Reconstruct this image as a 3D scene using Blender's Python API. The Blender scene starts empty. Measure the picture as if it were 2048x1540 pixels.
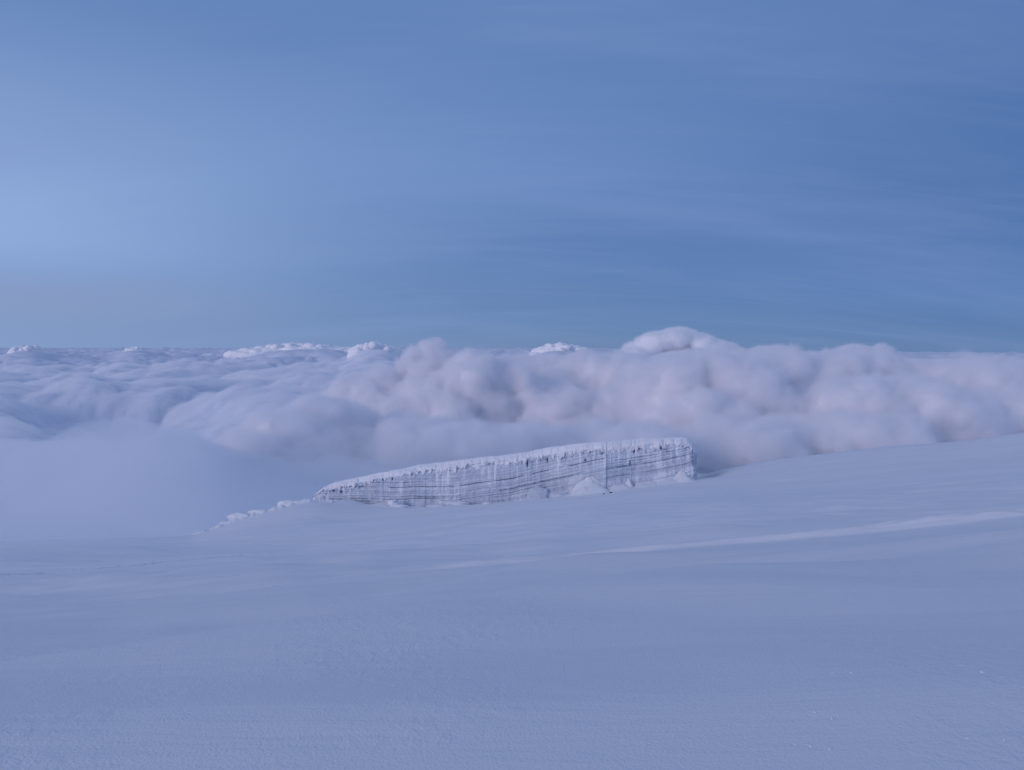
import bpy, bmesh, math, random
import numpy as np
from mathutils import Vector, Matrix

SC = bpy.context.scene
COL = SC.collection
R_ = math.radians
F, CX, HY = 1500.0, 1024.0, 690.0        # focal length in photo pixels, centre column, eye-level row

# ------------------------------------------------------------------ camera
cam = bpy.data.cameras.new('camera')
camo = bpy.data.objects.new('camera', cam)
COL.objects.link(camo)
camo.rotation_euler = (math.pi / 2, 0, 0)
cam.sensor_width = 36.0
cam.lens = 36.0 * F / 2048.0
cam.shift_y = -(770.0 - HY) / 2048.0
cam.clip_start = 0.1
cam.clip_end = 400000.0
SC.camera = camo

# ------------------------------------------------------------------ world: dusk sky with a thin cirrus veil
SUN_EL, SUN_AZ = 15.0, -132.0             # azimuth from +Y, positive to the right
world = bpy.data.worlds.new('World')
SC.world = world
world.use_nodes = True
wt = world.node_tree
for n in list(wt.nodes):
    wt.nodes.remove(n)


def N(nt, kind, **kw):
    n = nt.nodes.new(kind)
    for k, v in kw.items():
        setattr(n, k, v)
    return n


def math_n(nt, op, a, b=None, c=None, clamp=False):
    n = nt.nodes.new('ShaderNodeMath')
    n.operation = op
    n.use_clamp = clamp
    for i, v in enumerate((a, b, c)):
        if v is None:
            continue
        if isinstance(v, (int, float)):
            n.inputs[i].default_value = v
        else:
            nt.links.new(v, n.inputs[i])
    return n.outputs[0]


def mixc(nt, fac, a, b, blend='MIX'):
    n = nt.nodes.new('ShaderNodeMix')
    n.data_type = 'RGBA'
    n.blend_type = blend
    for i, v in ((0, fac), (6, a), (7, b)):
        if isinstance(v, (int, float)):
            n.inputs[i].default_value = v
        elif isinstance(v, tuple):
            n.inputs[i].default_value = (*v, 1.0) if len(v) == 3 else v
        else:
            nt.links.new(v, n.inputs[i])
    return n.outputs[2]


def smooth_n(nt, v, lo, hi):
    n = nt.nodes.new('ShaderNodeMapRange')
    n.interpolation_type = 'SMOOTHSTEP'
    nt.links.new(v, n.inputs[0])
    n.inputs[1].default_value = lo
    n.inputs[2].default_value = hi
    return n.outputs[0]


def ramp_n(nt, v, stops):
    n = nt.nodes.new('ShaderNodeValToRGB')
    cr = n.color_ramp
    cr.interpolation = 'EASE'
    while len(cr.elements) < len(stops):
        cr.elements.new(0.5)
    for e, (p, c) in zip(cr.elements, stops):
        e.position = p
        e.color = (*c, 1.0)
    nt.links.new(v, n.inputs[0])
    return n.outputs[0]


tc = N(wt, 'ShaderNodeTexCoord')
sep = N(wt, 'ShaderNodeSeparateXYZ')
wt.links.new(tc.outputs['Generated'], sep.inputs[0])
dx, dy, dz = sep.outputs
sky = N(wt, 'ShaderNodeTexSky', sky_type='NISHITA')
sky.sun_disc = False
sky.sun_elevation = R_(SUN_EL)
sky.sun_rotation = R_(SUN_AZ)
sky.altitude = 3000.0
sky.ozone_density = 5.0
sky.dust_density = 0.0
sky_s = mixc(wt, 1.0, sky.outputs[0], (0.11, 0.11, 0.11), 'MULTIPLY')
elev = math_n(wt, 'MAXIMUM', dz, 0.0)
veil = ramp_n(wt, elev, [(0.0, (0.125, 0.214, 0.432)), (0.05, (0.117, 0.208, 0.432)), (0.13, (0.118, 0.214, 0.455)),
                         (0.24, (0.150, 0.262, 0.530)), (0.42, (0.100, 0.212, 0.462)), (0.70, (0.25, 0.318, 0.53)),
                         (1.0, (0.268, 0.33, 0.545))])


def lobe(v, power):
    """How closely a sky direction agrees with v."""
    n = N(wt, 'ShaderNodeVectorMath', operation='DOT_PRODUCT')
    wt.links.new(tc.outputs['Generated'], n.inputs[0])
    n.inputs[1].default_value = Vector(v).normalized()
    d = math_n(wt, 'MAXIMUM', n.outputs['Value'], 0.0)
    return math_n(wt, 'POWER', d, power)


def pdir(px, py):
    return ((px - CX) / F, 1.0, (HY - py) / F)


# streaked cirrus: project the direction on a high plane
den = math_n(wt, 'ADD', elev, 0.24)
cu = math_n(wt, 'DIVIDE', dx, den)
cv = math_n(wt, 'DIVIDE', dy, den)
comb = N(wt, 'ShaderNodeCombineXYZ')
wt.links.new(cu, comb.inputs[0])
wt.links.new(cv, comb.inputs[1])


def cirrus(rot, sx, sy, scale, detail, rough, dist=0.0, off=0.0):
    mp = N(wt, 'ShaderNodeMapping')
    mp.inputs['Rotation'].default_value = (0, 0, R_(rot))
    mp.inputs['Scale'].default_value = (sx, sy, 1)
    mp.inputs['Location'].default_value = (off, off * 0.7, 0)
    wt.links.new(comb.outputs[0], mp.inputs[0])
    ns = N(wt, 'ShaderNodeTexNoise')
    ns.inputs['Scale'].default_value = scale
    ns.inputs['Detail'].default_value = detail
    ns.inputs['Roughness'].default_value = rough
    ns.inputs['Distortion'].default_value = dist
    wt.links.new(mp.outputs[0], ns.inputs['Vector'])
    return ns.outputs['Fac']


left_glow = math_n(wt, 'MULTIPLY', lobe(pdir(-300, 455), 9.5), math_n(wt, 'ADD', math_n(wt, 'MULTIPLY', smooth_n(wt, elev, 0.40, 0.14), 0.85), 0.12))
right_dark = lobe(pdir(2350, 430), 9.0)
c1 = cirrus(12, 0.35, 1.3, 0.9, 6, 0.55, 0.6, 2.3)
c2 = cirrus(-24, 0.45, 1.5, 1.3, 6, 0.55, 0.5, 7.1)
left_glow = math_n(wt, 'MULTIPLY', left_glow, math_n(wt, 'ADD', math_n(wt, 'MULTIPLY', smooth_n(wt, elev, 0.02, 0.13), 0.45), 0.55))
veil = mixc(wt, math_n(wt, 'MULTIPLY', left_glow, 0.95, clamp=True), veil, (0.315, 0.455, 0.755))
veil = mixc(wt, math_n(wt, 'MULTIPLY', right_dark, 0.9, clamp=True), veil, (0.068, 0.150, 0.375))
k1 = math_n(wt, 'MULTIPLY', smooth_n(wt, c1, 0.42, 0.72), 0.31)
veil = mixc(wt, k1, veil, (0.21, 0.31, 0.60))
k2 = math_n(wt, 'MULTIPLY', smooth_n(wt, c2, 0.46, 0.74), 0.20)
veil = mixc(wt, k2, veil, (0.23, 0.32, 0.58))
c4 = cirrus(-14, 0.35, 3.2, 2.6, 8, 0.62, 0.9, 11.3)
veil = mixc(wt, math_n(wt, 'MULTIPLY', smooth_n(wt, c4, 0.46, 0.72), 0.08), veil, (0.25, 0.335, 0.585))
# low lilac band above the cloud horizon on the left
band = math_n(wt, 'MULTIPLY', smooth_n(wt, elev, 0.100, 0.050), smooth_n(wt, elev, 0.0, 0.05))
band = math_n(wt, 'MULTIPLY', band, smooth_n(wt, dx, -0.10, -0.55))
c3 = cirrus(4, 0.2, 0.5, 1.6, 5, 0.55, 0.2, 4.0)
band = math_n(wt, 'MULTIPLY', band, smooth_n(wt, c3, 0.25, 0.6))
veil = mixc(wt, math_n(wt, 'MULTIPLY', band, 0.7), veil, (0.245, 0.315, 0.53))
full = mixc(wt, 0.93, sky_s, veil)
bg = N(wt, 'ShaderNodeBackground')
bg.inputs['Strength'].default_value = 1.0
wt.links.new(full, bg.inputs['Color'])
wo = N(wt, 'ShaderNodeOutputWorld')
wt.links.new(bg.outputs[0], wo.inputs['Surface'])
world.cycles.sampling_method = 'MANUAL'
world.cycles.sample_map_resolution = 512

# ------------------------------------------------------------------ last sun, low on the left, very soft
sl = bpy.data.lights.new('sun', 'SUN')
sl.energy = 0.95
sl.angle = R_(26)
sl.color = (1.0, 0.82, 0.87)
so = bpy.data.objects.new('sun', sl)
COL.objects.link(so)
sv = Vector((math.sin(R_(SUN_AZ)) * math.cos(R_(SUN_EL)), math.cos(R_(SUN_AZ)) * math.cos(R_(SUN_EL)), math.sin(R_(SUN_EL))))
so.rotation_euler = sv.to_track_quat('Z', 'Y').to_euler()

vs = SC.view_settings
vs.view_transform = 'Standard'
vs.look = 'None'
vs.exposure = 0.0
vs.gamma = 1.0
vs.use_curve_mapping = False
SC.render.engine = 'CYCLES'
cy = SC.cycles
cy.max_bounces = 28
cy.diffuse_bounces = 6
cy.volume_bounces = 24
cy.transparent_max_bounces = 16
cy.use_denoising = True
cy.denoiser = 'OPENIMAGEDENOISE'
cy.sample_clamp_indirect = 0.0

# ------------------------------------------------------------------ numeric helpers
def sstep(a, b, x):
    t = np.clip((x - a) / (b - a), 0, 1)
    return t * t * (3 - 2 * t)


def h2(ix, iy, seed, iz=0):
    ix = np.asarray(ix, np.int64); iy = np.asarray(iy, np.int64); iz = np.asarray(iz, np.int64)
    h = (ix * 374761393 + iy * 668265263 + iz * 1274126177 + seed * 2246822519) & 0xFFFFFFFF
    h = ((h ^ (h >> 13)) * 1274126177) & 0xFFFFFFFF
    h = ((h ^ (h >> 16)) * 2654435769) & 0xFFFFFFFF
    h = h ^ (h >> 15)
    return (h & 0xFFFFFF) / float(0xFFFFFF)


def vnoise(x, y, seed=0):
    ix = np.floor(x); iy = np.floor(y)
    fx = x - ix; fy = y - iy
    fx = fx * fx * fx * (fx * (fx * 6 - 15) + 10); fy = fy * fy * fy * (fy * (fy * 6 - 15) + 10)
    ix = ix.astype(np.int64); iy = iy.astype(np.int64)
    a = h2(ix, iy, seed); b = h2(ix + 1, iy, seed); c = h2(ix, iy + 1, seed); d = h2(ix + 1, iy + 1, seed)
    return (a + (b - a) * fx) * (1 - fy) + (c + (d - c) * fx) * fy


def fbm(x, y, seed=0, octs=4, gain=0.5, lac=2.03):
    s = 0.0; a = 1.0; t = 0.0
    for o in range(octs):
        s = s + a * (vnoise(x, y, seed + o * 17) - 0.5); t += a
        x = x * lac + 13.7; y = y * lac - 7.1; a *= gain
    return s / t * 2.0                     # about -1..1


def vnoise3(x, y, z, seed=0):
    ix = np.floor(x); iy = np.floor(y); iz = np.floor(z)
    f = [x - ix, y - iy, z - iz]
    f = [t * t * (3 - 2 * t) for t in f]
    ix = ix.astype(np.int64); iy = iy.astype(np.int64); iz = iz.astype(np.int64)
    r = 0.0
    for cx in (0, 1):
        for cy_ in (0, 1):
            for cz in (0, 1):
                w = (f[0] if cx else 1 - f[0]) * (f[1] if cy_ else 1 - f[1]) * (f[2] if cz else 1 - f[2])
                r = r + w * h2(ix + cx, iy + cy_, seed, iz + cz)
    return r


def fbm3(x, y, z, seed=0, octs=3):
    s = 0.0; a = 1.0; t = 0.0
    for o in range(octs):
        s = s + a * (vnoise3(x, y, z, seed + o * 31) - 0.5); t += a
        x, y, z = x * 2.03 + 5.1, y * 2.03 - 3.3, z * 2.03 + 9.7; a *= 0.5
    return s / t * 2.0


def domes2(x, y, seed):
    """Cauliflower bumps: the highest of the round domes standing in the cells around a point (0..1)."""
    ix = np.floor(x); iy = np.floor(y)
    best = np.zeros_like(x)
    for ox in (-1, 0, 1):
        for oy in (-1, 0, 1):
            cx = (ix + ox).astype(np.int64); cyy = (iy + oy).astype(np.int64)
            px = cx + 0.15 + 0.7 * h2(cx, cyy, seed); py = cyy + 0.15 + 0.7 * h2(cx, cyy, seed + 7)
            r = 0.60 + 0.40 * h2(cx, cyy, seed + 19)
            d2 = ((x - px) ** 2 + (y - py) ** 2) / (r * r)
            best = np.maximum(best, np.sqrt(np.maximum(0, 1 - d2)) * (0.45 + 0.55 * r))
    return best


def domes3(x, y, z, seed):
    ix = np.floor(x); iy = np.floor(y); iz = np.floor(z)
    best = np.zeros_like(x)
    for ox in (-1, 0, 1):
        for oy in (-1, 0, 1):
            for oz in (-1, 0, 1):
                a = (ix + ox).astype(np.int64); b = (iy + oy).astype(np.int64); c = (iz + oz).astype(np.int64)
                px = a + 0.15 + 0.7 * h2(a, b, seed, c); py = b + 0.15 + 0.7 * h2(a, b, seed + 7, c)
                pz = c + 0.15 + 0.7 * h2(a, b, seed + 11, c)
                r = 0.62 + 0.38 * h2(a, b, seed + 19, c)
                d2 = ((x - px) ** 2 + (y - py) ** 2 + (z - pz) ** 2) / (r * r)
                best = np.maximum(best, np.sqrt(np.maximum(0, 1 - d2)))
    return best


def P(px, py, d):
    """World point seen at photo pixel (px, py), d metres ahead."""
    return Vector(((px - CX) / F * d, d, -(py - HY) / F * d))


def grid_faces(nu, nv, wrap=False):
    i = np.arange(nu if wrap else nu - 1)[:, None]; j = np.arange(nv - 1)[None, :]
    i2 = (i + 1) % nu
    a = i * nv + j; b = i2 * nv + j
    return np.stack([a, b, b + 1, a + 1], -1).reshape(-1, 4)


def mesh_np(name, verts, faces, mat, parent=None, smooth=True, attr=None):
    me = bpy.data.meshes.new(name)
    nv, nf = len(verts), len(faces)
    me.vertices.add(nv)
    me.vertices.foreach_set('co', np.asarray(verts, np.float32).ravel())
    if isinstance(faces, np.ndarray):
        k = faces.shape[1]
        me.loops.add(nf * k); me.polygons.add(nf)
        me.loops.foreach_set('vertex_index', faces.astype(np.int32).ravel())
        me.polygons.foreach_set('loop_start', np.arange(0, nf * k, k, dtype=np.int32))
        me.polygons.foreach_set('loop_total', np.full(nf, k, np.int32))
    me.update(calc_edges=True)
    me.validate()
    if smooth:
        me.polygons.foreach_set('use_smooth', np.ones(len(me.polygons), bool))
    if attr is not None:
        ca = me.attributes.new('tone', 'FLOAT', 'POINT')
        ca.data.foreach_set('value', attr.astype(np.float32).ravel())
    me.materials.append(mat)
    o = bpy.data.objects.new(name, me)
    COL.objects.link(o)
    if parent is not None:
        o.parent = parent
        o.matrix_parent_inverse = Matrix.Translation(-parent.location)
    return o


def tag(o, label=None, cat=None, group=None, kind=None):
    for k, v in (('label', label), ('category', cat), ('group', group), ('kind', kind)):
        if v:
            o[k] = v
    return o


# ------------------------------------------------------------------ materials
def base_mat(name):
    m = bpy.data.materials.new(name)
    m.use_nodes = True
    nt = m.node_tree
    return m, nt, nt.nodes['Principled BSDF']


def tex_pos(nt):
    g = nt.nodes.new('ShaderNodeNewGeometry')
    return g.outputs['Position']


def noise_n(nt, vec, scale, detail=4, rough=0.55, sxyz=(1, 1, 1), rot=(0, 0, 0), dist=0.0):
    mp = nt.nodes.new('ShaderNodeMapping')
    mp.inputs['Scale'].default_value = sxyz
    mp.inputs['Rotation'].default_value = rot
    nt.links.new(vec, mp.inputs[0])
    n = nt.nodes.new('ShaderNodeTexNoise')
    n.inputs['Scale'].default_value = scale
    n.inputs['Detail'].default_value = detail
    n.inputs['Roughness'].default_value = rough
    n.inputs['Distortion'].default_value = dist
    nt.links.new(mp.outputs[0], n.inputs['Vector'])
    return n.outputs['Fac']


def snow_material(name, tint=(0.83, 0.855, 0.89), grain=True):
    m, nt, b = base_mat(name)
    pos = tex_pos(nt)
    big = noise_n(nt, pos, 0.012, 5, 0.5, (0.35, 1, 1))
    mid = noise_n(nt, pos, 0.16, 5, 0.55, (0.3, 1, 1), (0, 0, 0.15))
    col = mixc(nt, smooth_n(nt, big, 0.35, 0.65), tuple(c * 0.95 for c in tint), tint)
    col = mixc(nt, math_n(nt, 'MULTIPLY', smooth_n(nt, mid, 0.4, 0.7), 0.35), col, (0.885, 0.90, 0.925))
    nt.links.new(col, b.inputs['Base Color'])
    b.inputs['Roughness'].default_value = 0.75
    b.inputs['Specular IOR Level'].default_value = 0.25
    # wind-packed relief: streaks, then crust ripples, then crystals
    streak = noise_n(nt, pos, 0.55, 5, 0.6, (0.22, 1, 1), (0, 0, 0.18), 0.4)
    ripple = noise_n(nt, pos, 7.0, 3, 0.6, (1, 0.6, 1), (0, 0, -0.7), 0.5)
    crystal = noise_n(nt, pos, 38.0, 2, 0.7)
    patch = smooth_n(nt, noise_n(nt, pos, 0.35, 3, 0.5), 0.42, 0.66)
    h = math_n(nt, 'MULTIPLY', streak, 0.09)
    h = math_n(nt, 'ADD', h, math_n(nt, 'MULTIPLY', math_n(nt, 'MULTIPLY', ripple, patch), 0.030))
    h = math_n(nt, 'ADD', h, math_n(nt, 'MULTIPLY', crystal, 0.012))
    bp = nt.nodes.new('ShaderNodeBump')
    bp.inputs['Strength'].default_value = 0.85
    bp.inputs['Distance'].default_value = 1.0
    nt.links.new(h, bp.inputs['Height'])
    nt.links.new(bp.outputs[0], b.inputs['Normal'])
    return m


def volume_material(name, density, color=(1.0, 1.0, 1.0), aniso=0.0):
    m = bpy.data.materials.new(name)
    m.use_nodes = True
    nt = m.node_tree
    for n in list(nt.nodes):
        nt.nodes.remove(n)
    v = nt.nodes.new('ShaderNodeVolumePrincipled')
    v.inputs['Color'].default_value = (*color, 1)
    v.inputs['Density'].default_value = density
    v.inputs['Anisotropy'].default_value = aniso
    o = nt.nodes.new('ShaderNodeOutputMaterial')
    nt.links.new(v.outputs[0], o.inputs['Volume'])
    return m


M_SNOW = snow_material('snow')
M_CAP = snow_material('cap_snow', (0.88, 0.90, 0.93))

m, nt, b = base_mat('ice')
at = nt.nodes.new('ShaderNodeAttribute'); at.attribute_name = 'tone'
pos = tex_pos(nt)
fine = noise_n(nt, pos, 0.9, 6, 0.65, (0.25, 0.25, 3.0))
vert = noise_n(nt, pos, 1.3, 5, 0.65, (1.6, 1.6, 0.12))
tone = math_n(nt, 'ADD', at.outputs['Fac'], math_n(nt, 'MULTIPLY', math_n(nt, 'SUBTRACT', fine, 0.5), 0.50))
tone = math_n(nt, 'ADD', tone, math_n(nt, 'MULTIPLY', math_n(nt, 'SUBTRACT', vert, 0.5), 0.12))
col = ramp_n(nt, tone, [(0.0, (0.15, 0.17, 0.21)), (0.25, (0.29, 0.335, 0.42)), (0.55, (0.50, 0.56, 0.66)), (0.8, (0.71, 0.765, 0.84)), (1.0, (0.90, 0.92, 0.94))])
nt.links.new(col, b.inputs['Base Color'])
b.inputs['Roughness'].default_value = 0.5
b.inputs['Specular IOR Level'].default_value = 0.3
bp = nt.nodes.new('ShaderNodeBump')
bp.inputs['Strength'].default_value = 0.5; bp.inputs['Distance'].default_value = 1.0
nt.links.new(math_n(nt, 'MULTIPLY', math_n(nt, 'ADD', fine, math_n(nt, 'MULTIPLY', vert, 0.3)), 0.40), bp.inputs['Height'])
nt.links.new(bp.outputs[0], b.inputs['Normal'])
M_ICE = m

m, nt, b = base_mat('dark_rock')
pos = tex_pos(nt)
nt.links.new(mixc(nt, noise_n(nt, pos, 2.5, 5), (0.035, 0.033, 0.04), (0.11, 0.10, 0.11)), b.inputs['Base Color'])
b.inputs['Roughness'].default_value = 0.9
M_ROCK = m

# ------------------------------------------------------------------ ground
DS = np.array([1.2, 3, 6, 12, 20, 30, 40, 55, 70, 110, 160, 220, 290, 350, 400, 450, 600, 900, 1500], float)
EYE = 1.7


def near(s40):
    """Rows for a straight slope that passes row s40 at 40 m."""
    s = (s40 - HY) / F - EYE / 40
    return [HY + F * (EYE / d + s) for d in (1.2, 3, 6, 12, 20, 30, 40)]


TAB = {
    -900: near(1260) + [1240, 1225, 1195, 1165, 1145, 1130, 1122, 1120, 1125, 1200, 1350, 1500],
    0:    near(1222) + [1204, 1190, 1160, 1132, 1110, 1094, 1084, 1080, 1086, 1180, 1330, 1500],
    250:  near(1200) + [1182, 1168, 1142, 1118, 1098, 1084, 1076, 1073, 1080, 1170, 1330, 1500],
    390:  near(1184) + [1166, 1152, 1128, 1108, 1090, 1078, 1074, 1073, 1082, 1170, 1330, 1500],
    450:  near(1178) + [1160, 1146, 1124, 1103, 1085, 1068, 1056, 1046, 1066, 1160, 1320, 1500],
    520:  near(1170) + [1152, 1139, 1119, 1099, 1081, 1058, 1038, 1022, 1036, 1130, 1310, 1500],
    620:  near(1160) + [1143, 1131, 1112, 1092, 1074, 1048, 1020, 999, 1001, 1100, 1290, 1500],
    740:  near(1150) + [1134, 1123, 1104, 1083, 1063, 1042, 1026, 1013, 1010, 1090, 1280, 1500],
    850:  near(1140) + [1127, 1117, 1098, 1075, 1053, 1034, 1022, 1014, 1013, 1080, 1280, 1500],
    1024: near(1126) + [1115, 1106, 1086, 1061, 1038, 1018, 1005, 1000, 1002, 1070, 1270, 1500],
    1200: near(1112) + [1102, 1094, 1072, 1045, 1020, 1000, 987, 984, 990, 1060, 1260, 1500],
    1330: near(1101) + [1091, 1082, 1062, 1034, 1010, 989, 971, 964, 975, 1050, 1250, 1500],
    1430: near(1092) + [1083, 1074, 1050, 1024, 1004, 986, 964, 934, 950, 1040, 1250, 1500],
    1550: near(1080) + [1071, 1062, 1040, 1014, 998, 982, 950, 909, 925, 1030, 1240, 1500],
    1750: near(1060) + [1051, 1043, 1024, 1000, 984, 964, 925, 884, 900, 1010, 1230, 1500],
    1950: near(1041) + [1033, 1026, 1008, 984, 965, 942, 905, 871, 890, 1000, 1230, 1500],
    2048: near(1032) + [1024, 1017, 1000, 976, 957, 932, 890, 852, 878, 990, 1230, 1500],
    2900: near(960) + [952, 945, 925, 893, 855, 825, 805, 800, 820, 930, 1200, 1500],
}
cols = sorted(TAB)
raw = np.array([TAB[c] for c in cols], float)
raw = -(raw - HY) / F                                     # slope seen from the eye
LN = np.linspace(math.log(1.2), math.log(1500), 420)
PXF = np.linspace(-900, 2900, 381)
t1 = np.array([np.interp(LN, np.log(DS), r) for r in raw])
t2 = np.array([np.interp(PXF, cols, t1[:, j]) for j in range(len(LN))]).T


def blur(a, s, axis):
    k = int(3 * s); w = np.exp(-0.5 * (np.arange(-k, k + 1) / s) ** 2); w /= w.sum()
    pad = [(0, 0), (0, 0)]; pad[axis] = (k, k)
    b_ = np.pad(a, pad, 'edge')
    return np.apply_along_axis(lambda v: np.convolve(v, w, 'valid'), axis, b_)


keep = t2[:, :40].copy()
t2 = blur(blur(t2, 3.0, 0), 4.0, 1)
t2[:, :20] = keep[:, :20]
for q in range(20, 40):
    f_ = (q - 20) / 20.0
    t2[:, q] = keep[:, q] * (1 - f_) + t2[:, q] * f_


def look(px, d):
    a = np.clip((px - PXF[0]) / (PXF[1] - PXF[0]), 0, len(PXF) - 1.001)
    b_ = np.clip((np.log(np.maximum(d, 1.2)) - LN[0]) / (LN[1] - LN[0]), 0, len(LN) - 1.001)
    i = a.astype(int); j = b_.astype(int); fa = a - i; fb = b_ - j
    return (t2[i, j] * (1 - fa) + t2[i + 1, j] * fa) * (1 - fb) + (t2[i, j + 1] * (1 - fa) + t2[i + 1, j + 1] * fa) * fb


random.seed(11)
STEPS = []                                                # footprints of the trail on the left
for k in range(170):
    t = k / 169.0
    px = -120 + 760 * t
    d = 112 + 52 * t ** 1.1 + 1.2 * math.sin(t * 9)
    x = (px - CX) / F * d
    STEPS.append((x + random.uniform(-.15, .15), d + (0.28 if k % 2 else -0.28) + random.uniform(-.15, .15),
                  random.uniform(0.6, 1.25) * (0.35 if 0.55 < t < 0.62 or t > .9 else 1.0)))
TRACK_D = 40.0


def height(X, Y):
    X = np.asarray(X, float); Y = np.asarray(Y, float)
    R = np.hypot(X, Y) + 1e-6
    phi = np.arctan2(X, Y)
    lim = R_(50)
    pc = np.clip(phi, -lim, lim)
    D = R * np.cos(pc)
    px = CX + F * np.tan(pc)
    z = look(px, D) * D
    z = np.where(D < 1.2, -EYE + (z + EYE) * (D / 1.2), z)
    back = sstep(R_(50), R_(110), np.abs(phi))
    zb = -EYE + np.minimum(R, 260) * (-np.cos(phi)) * 0.10 - np.maximum(R - 700, 0) * 0.4
    z = z * (1 - back) + zb * back
    amp = sstep(3, 60, R) * (1 - 0.5 * sstep(300, 360, R))
    z = z + amp * (1.8 * fbm(X / 110, Y / 70, 3, 3) * sstep(60, 200, R) + 0.50 * fbm(X / 26, Y / 13, 5, 3)
                   + 0.10 * fbm(X / 7, Y / 2.2, 9, 3))
    z = z + 0.05 * fbm(X / 5, Y / 3, 21, 2) * sstep(2, 10, R)
    z = z + (0.40 * fbm(X / 11 + Y / 30, Y / 7, 23, 2) * sstep(5, 18, R) + 0.8 * fbm(X / 24 + Y / 50, Y / 15, 25, 2) * sstep(15, 40, R)) * (1 - sstep(150, 300, R)) * (1 - 0.8 * np.exp(-((Y - 36) / 9) ** 2)) * (1 - 0.75 * np.exp(-((Y - 138) / 34) ** 2) * sstep(800, 500, px))
    # long swells that run up the near slope from the lower left
    for (a0, b0, a1, b1, wd, hh) in ((-9, 8.0, 7, 21.0, 1.8, 0.48), (-14, 13, 6, 36, 3.0, 0.50), (-5, 5.2, 5, 9.5, 1.2, 0.10)):
        dxl, dyl = a1 - a0, b1 - b0
        ll = math.hypot(dxl, dyl)
        s_ = ((X - a0) * dyl - (Y - b0) * dxl) / ll        # >0 on the right of the line
        t_ = ((X - a0) * dxl + (Y - b0) * dyl) / ll / ll
        z = z + hh * (sstep(-wd, wd, s_) - sstep(wd, wd * 6, s_)) * sstep(-.3, .1, t_) * (1 - sstep(.7, 1.1, t_))
    # the wind-cut edge along the crest on the right
    inside = np.abs(phi) < lim
    wv = 0.5 * fbm(X / 7, X * 0 + 1.0, 33, 3)
    u = Y - TRACK_D - wv
    hgt = 0.24 + 0.34 * sstep(900, 2100, px) ** 1.2
    fade = sstep(780, 960, px) * inside
    rough = 1 + 0.4 * fbm(X / 3.2, Y / 0.5, 41, 3)
    z = z + fade * hgt * rough * sstep(-0.35 - hgt * 1.7, 0.1, u) * (1 - sstep(0.1, 9, u))
    # wind scoops: the drop behind the wall's right end and the hollow under the tail
    def pit(px0, d0, wx, wd, dep):
        x0 = (px0 - CX) / F * d0
        return -dep * np.exp(-((X - x0) / wx) ** 2 - ((Y - d0) / wd) ** 2)
    z = z + fade * 0.10 * sstep(900, 2100, px) * sstep(-6, -4, u) * (1 - sstep(-4, -1.0, u)) * (0.4 + fbm(X / 2.5, Y / .6, 43, 2))
    crest_d = 425 - 14 * sstep(560, 400, px)
    z = z + (3.0 + 2.0 * fbm(px / 16, px * 0, 45, 4)) * np.exp(-((Y - crest_d + 3 * fbm(px / 11, px * 0, 47, 2)) / 6.0) ** 2) * sstep(380, 420, px) * (1 - sstep(610, 640, px))
    z = z + pit(1405, 392, 7, 16, 5.0) + pit(640, 340, 45, 34, 4.5) + pit(980, 400, 40, 10, 0.9) + pit(560, 215, 50, 45, 4.6)
    for sx, sy, sd in STEPS:
        mk = (np.abs(X - sx) < 1.6) & (np.abs(Y - sy) < 2.6)
        if mk.any():
            q = ((X[mk] - sx) / 0.5) ** 2 + ((Y[mk] - sy) / 1.0) ** 2
            z[mk] += sd * (-1.4 * np.exp(-q) + 0.10 * np.exp(-((np.sqrt(q) - 1.9) / 0.5) ** 2))
    return z


def hgt1(px, d):
    return float(height(np.array([(px - CX) / F * d]), np.array([d]))[0])


def G(px, d):
    return Vector(((px - CX) / F * d, d, hgt1(px, d)))


fan = np.concatenate([np.linspace(-180, -45, 120)[:-1], np.degrees(np.arctan(np.linspace(-1.0, 1.0, 1200))), np.linspace(45, 180, 40)[1:]])
rad = np.exp(np.concatenate([np.linspace(math.log(0.05), math.log(1.5), 14)[:-1], np.linspace(math.log(1.5), math.log(37), 330)[:-1],
                             np.log(np.linspace(37, 44, 90))[:-1], np.linspace(math.log(44), math.log(106), 120)[:-1],
                             np.log(np.linspace(106, 174, 300))[:-1], np.log(np.linspace(174, 470, 330))[:-1],
                             np.linspace(math.log(470), math.log(2600), 70)]))
fan_r = np.radians(fan)[:, None]
ff = np.abs(fan_r) < R_(45.01)
YY = np.where(ff, rad[None, :], rad[None, :] / math.cos(R_(45)) * np.cos(fan_r))
XX = np.where(ff, rad[None, :] * np.tan(np.clip(fan_r, -0.8, 0.8)), rad[None, :] / math.cos(R_(45)) * np.sin(fan_r))
ZZ = height(XX, YY)
V = np.stack([XX, YY, ZZ], -1).reshape(-1, 3)
ground = mesh_np('snow_ground', V, grid_faces(len(fan), len(rad)), M_SNOW)
tag(ground, kind='structure')

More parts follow.
